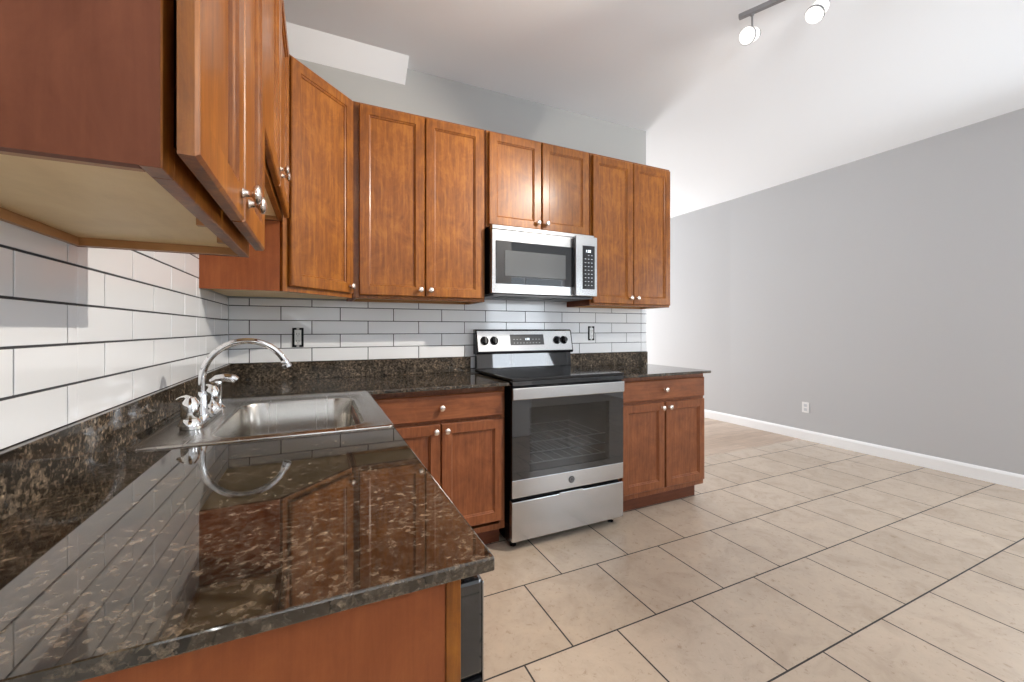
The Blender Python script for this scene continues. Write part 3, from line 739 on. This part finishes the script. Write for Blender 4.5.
for j in range(9):
    for i in range(3):
        x = DX1+0.072 + i*0.025; z = MZ0+0.075 + j*0.0245
        if j == 8 and i == 0: continue
        w_ = 0.0055 if j not in (0, 1) else 0.0042
        sub('key', box(B(), x-w_, x+w_, -0.4231, -0.4226, z-0.0022, z+0.0022), M_print, cp)
bm = text_bm('1:30', 0.024, Matrix.Translation((DX1+0.094, -0.4229, MZ1-0.117)) @ FACE); sub('clock_digits', bm, M_digits, cp)
mp_('vent_grille', box(B(), MX0, MX1, -0.386, -0.352, MZ1-0.025, MZ1-0.001), M_steel, bev=0.002)
bm = B(); box(bm, MX0+0.01, MX1-0.01, -0.380, -0.03, MZ0-0.010, MZ0-0.0005)
for k in range(2):
    for j in range(8): box(bm, MX0+0.08+k*0.38, MX0+0.29+k*0.38, -0.33+j*0.02, -0.32+j*0.02, MZ0-0.0125, MZ0-0.010)
mp_('underside_plate', bm, M_dgrey)
for o in list(COL.objects):
    if o.parent is md or o.parent is cp: o.location = (0, 0, 0)

# ================================================================== OUTLETS
def bare_outlet(x, z, label, device=True):
    t = thing('outlet', label, 'outlet', (x, -0.008, z))
    bm = B()
    for a in ((-0.029, 0.029, 0.043, 0.055), (-0.029, 0.029, -0.055, -0.043), (-0.029, -0.0175, -0.043, 0.043), (0.0175, 0.029, -0.043, 0.043)):
        box(bm, a[0], a[1], -0.003, 0.003, a[2], a[3])
    obj('box_rim', bm, M_black, t)
    bm = B(); box(bm, -0.0165, 0.0165, -0.007, 0.001, -0.040, 0.040)
    lathe(bm, (0, -0.007, 0.0), (0, -1, 0), [(0.003, 0), (0.003, 0.001)], 10)
    obj('receptacle', bm, M_white, t, bev=0.002)
    for zc in (-0.020, 0.020):
        for sx_ in (-0.006, 0.006): obj('slot', box(B(), sx_-0.0012, sx_+0.0012, -0.0078, -0.0069, zc-0.005, zc+0.005), M_dgrey, t)
        obj('slot', lathe(B(), (0, -0.0069, zc-0.011), (0, -1, 0), [(0.0022, 0), (0.0022, 0.0009)], 10), M_dgrey, t)
    for zc in (-0.049, 0.049):
        bm = box(B(), -0.007, 0.007, -0.005, -0.0031, zc-0.004, zc+0.004); lathe(bm, (0, -0.005, zc), (0, -1, 0), [(0.003, 0), (0.0025, 0.002)], 10)
        obj('mounting_tab', bm, M_brass, t)
    return t
bare_outlet(0.339, 1.153, 'outlet without cover plate set in the tiles behind the faucet')
bare_outlet(2.366, 1.168, 'outlet without cover plate set in the tiles right of the range')
t = thing('outlet', 'white covered outlet low on the grey right wall', 'outlet', (XR, 0.05, 0.352), -PI/2)
obj('cover_plate', box(B(), -0.036, 0.036, -0.006, -0.0003, -0.057, 0.057), M_white, t, bev=0.003)
for zc in (-0.022, 0.022): obj('receptacle', box(B(), -0.016, 0.016, -0.0075, -0.006, zc-0.014, zc+0.014), M_print, t, bev=0.001)

# ================================================================== TRACK LIGHT
tl = thing('track_light', 'ceiling track light with a grey rail and lit spot heads', 'light', (2.50, -1.45, ZC))
p0 = Vector((2.400, -1.232, 2.790)); dirn = Vector((0.41, -0.912, 0)).normalized()
side = Vector((dirn.y, -dirn.x, 0))
def bar_bm(a, b, wd, z0, z1):
    return prism(B(), [(a+side*wd).to_2d(), (b+side*wd).to_2d(), (b-side*wd).to_2d(), (a-side*wd).to_2d()], z0, z1)
M_rail = mat('grey_metal_rail', (0.30, 0.30, 0.31), 0.35, metal=0.7)
def tp(name, bm, m, **k): return obj(name, bm, m, tl, world_coords=True, **k)
tp('rail', bar_bm(p0, p0+dirn*1.15, 0.011, 2.788, 2.812), M_rail, bev=0.003)
tp('canopy', lathe(B(), (p0+dirn*0.62+Vector((0, 0, ZC-2.790))), (0, 0, -1), [(0.055, 0), (0.055, 0.014), (0.045, 0.022), (0.012, 0.024), (0.012, 0.046)], 24), M_rail, smooth=True)
heads = [  # distance along rail, aim direction, spot energy
    (0.060, Vector((-0.89, -0.14, -0.45)), 8),
    (0.335, Vector((-0.58, 0.10, -0.75)), 8),
    (0.690, Vector((-0.90, 0.25, -0.42)), 215),
    (0.870, Vector((-0.28, 1.60, -0.90)), 34),
    (1.080, Vector((-0.45, -0.65, -1.30)), 30)]
for i, (s_, aim, en) in enumerate(heads):
    aim.normalize(); a = p0 + dirn*s_; a.z = 2.788
    hub = a + Vector((0, 0, -0.105))
    bm = B(); lathe(bm, a, (0, 0, -1), [(0.009, 0), (0.009, 0.008), (0.0045, 0.012), (0.0045, 0.078)], 12)
    back = hub - aim*0.052
    lathe(bm, back, aim, [(0.018, 0), (0.022, 0.004), (0.022, 0.022), (0.030, 0.030), (0.030, 0.036)], 22)
    tube(bm, [a+Vector((0, 0, -0.076)), hub - aim*0.040], 0.006, 8)
    hd = tp('spot_head', bm, M_rail, smooth=True)
    o = sub('lamp_shade', lathe(B(), back + aim*0.0362, aim, [(0.027, 0), (0.032, 0.004), (0.038, 0.070), (0.038, 0.074), (0.034, 0.0745), (0.0001, 0.0745)], 26), M_lamp, hd, smooth=True); o.location = (0, 0, 0)
    o = sub('shade_ring', lathe(B(), back + aim*0.098, aim, [(0.0378, 0), (0.0402, 0.001), (0.0402, 0.009), (0.0378, 0.010)], 26), M_rail, hd, smooth=True); o.location = (0, 0, 0)
    o = sub('bulb_face', lathe(B(), back + aim*0.1108, aim, [(0.033, 0), (0.030, 0.003), (0.0001, 0.004)], 26), M_bulb, hd, smooth=True); o.location = (0, 0, 0)
    l = bpy.data.lights.new('spot_lamp', 'SPOT'); l.energy = en; l.color = (1.0, 0.92, 0.81); l.spot_size = math.radians(96); l.spot_blend = 0.5; l.shadow_soft_size = 0.012
    lo = bpy.data.objects.new('spot_lamp', l); COL.objects.link(lo); lo.parent = tl
    pos = back + aim*0.125
    lo.location = pos - tl.location; lo.rotation_euler = (-aim).to_track_quat('Z', 'Y').to_euler()
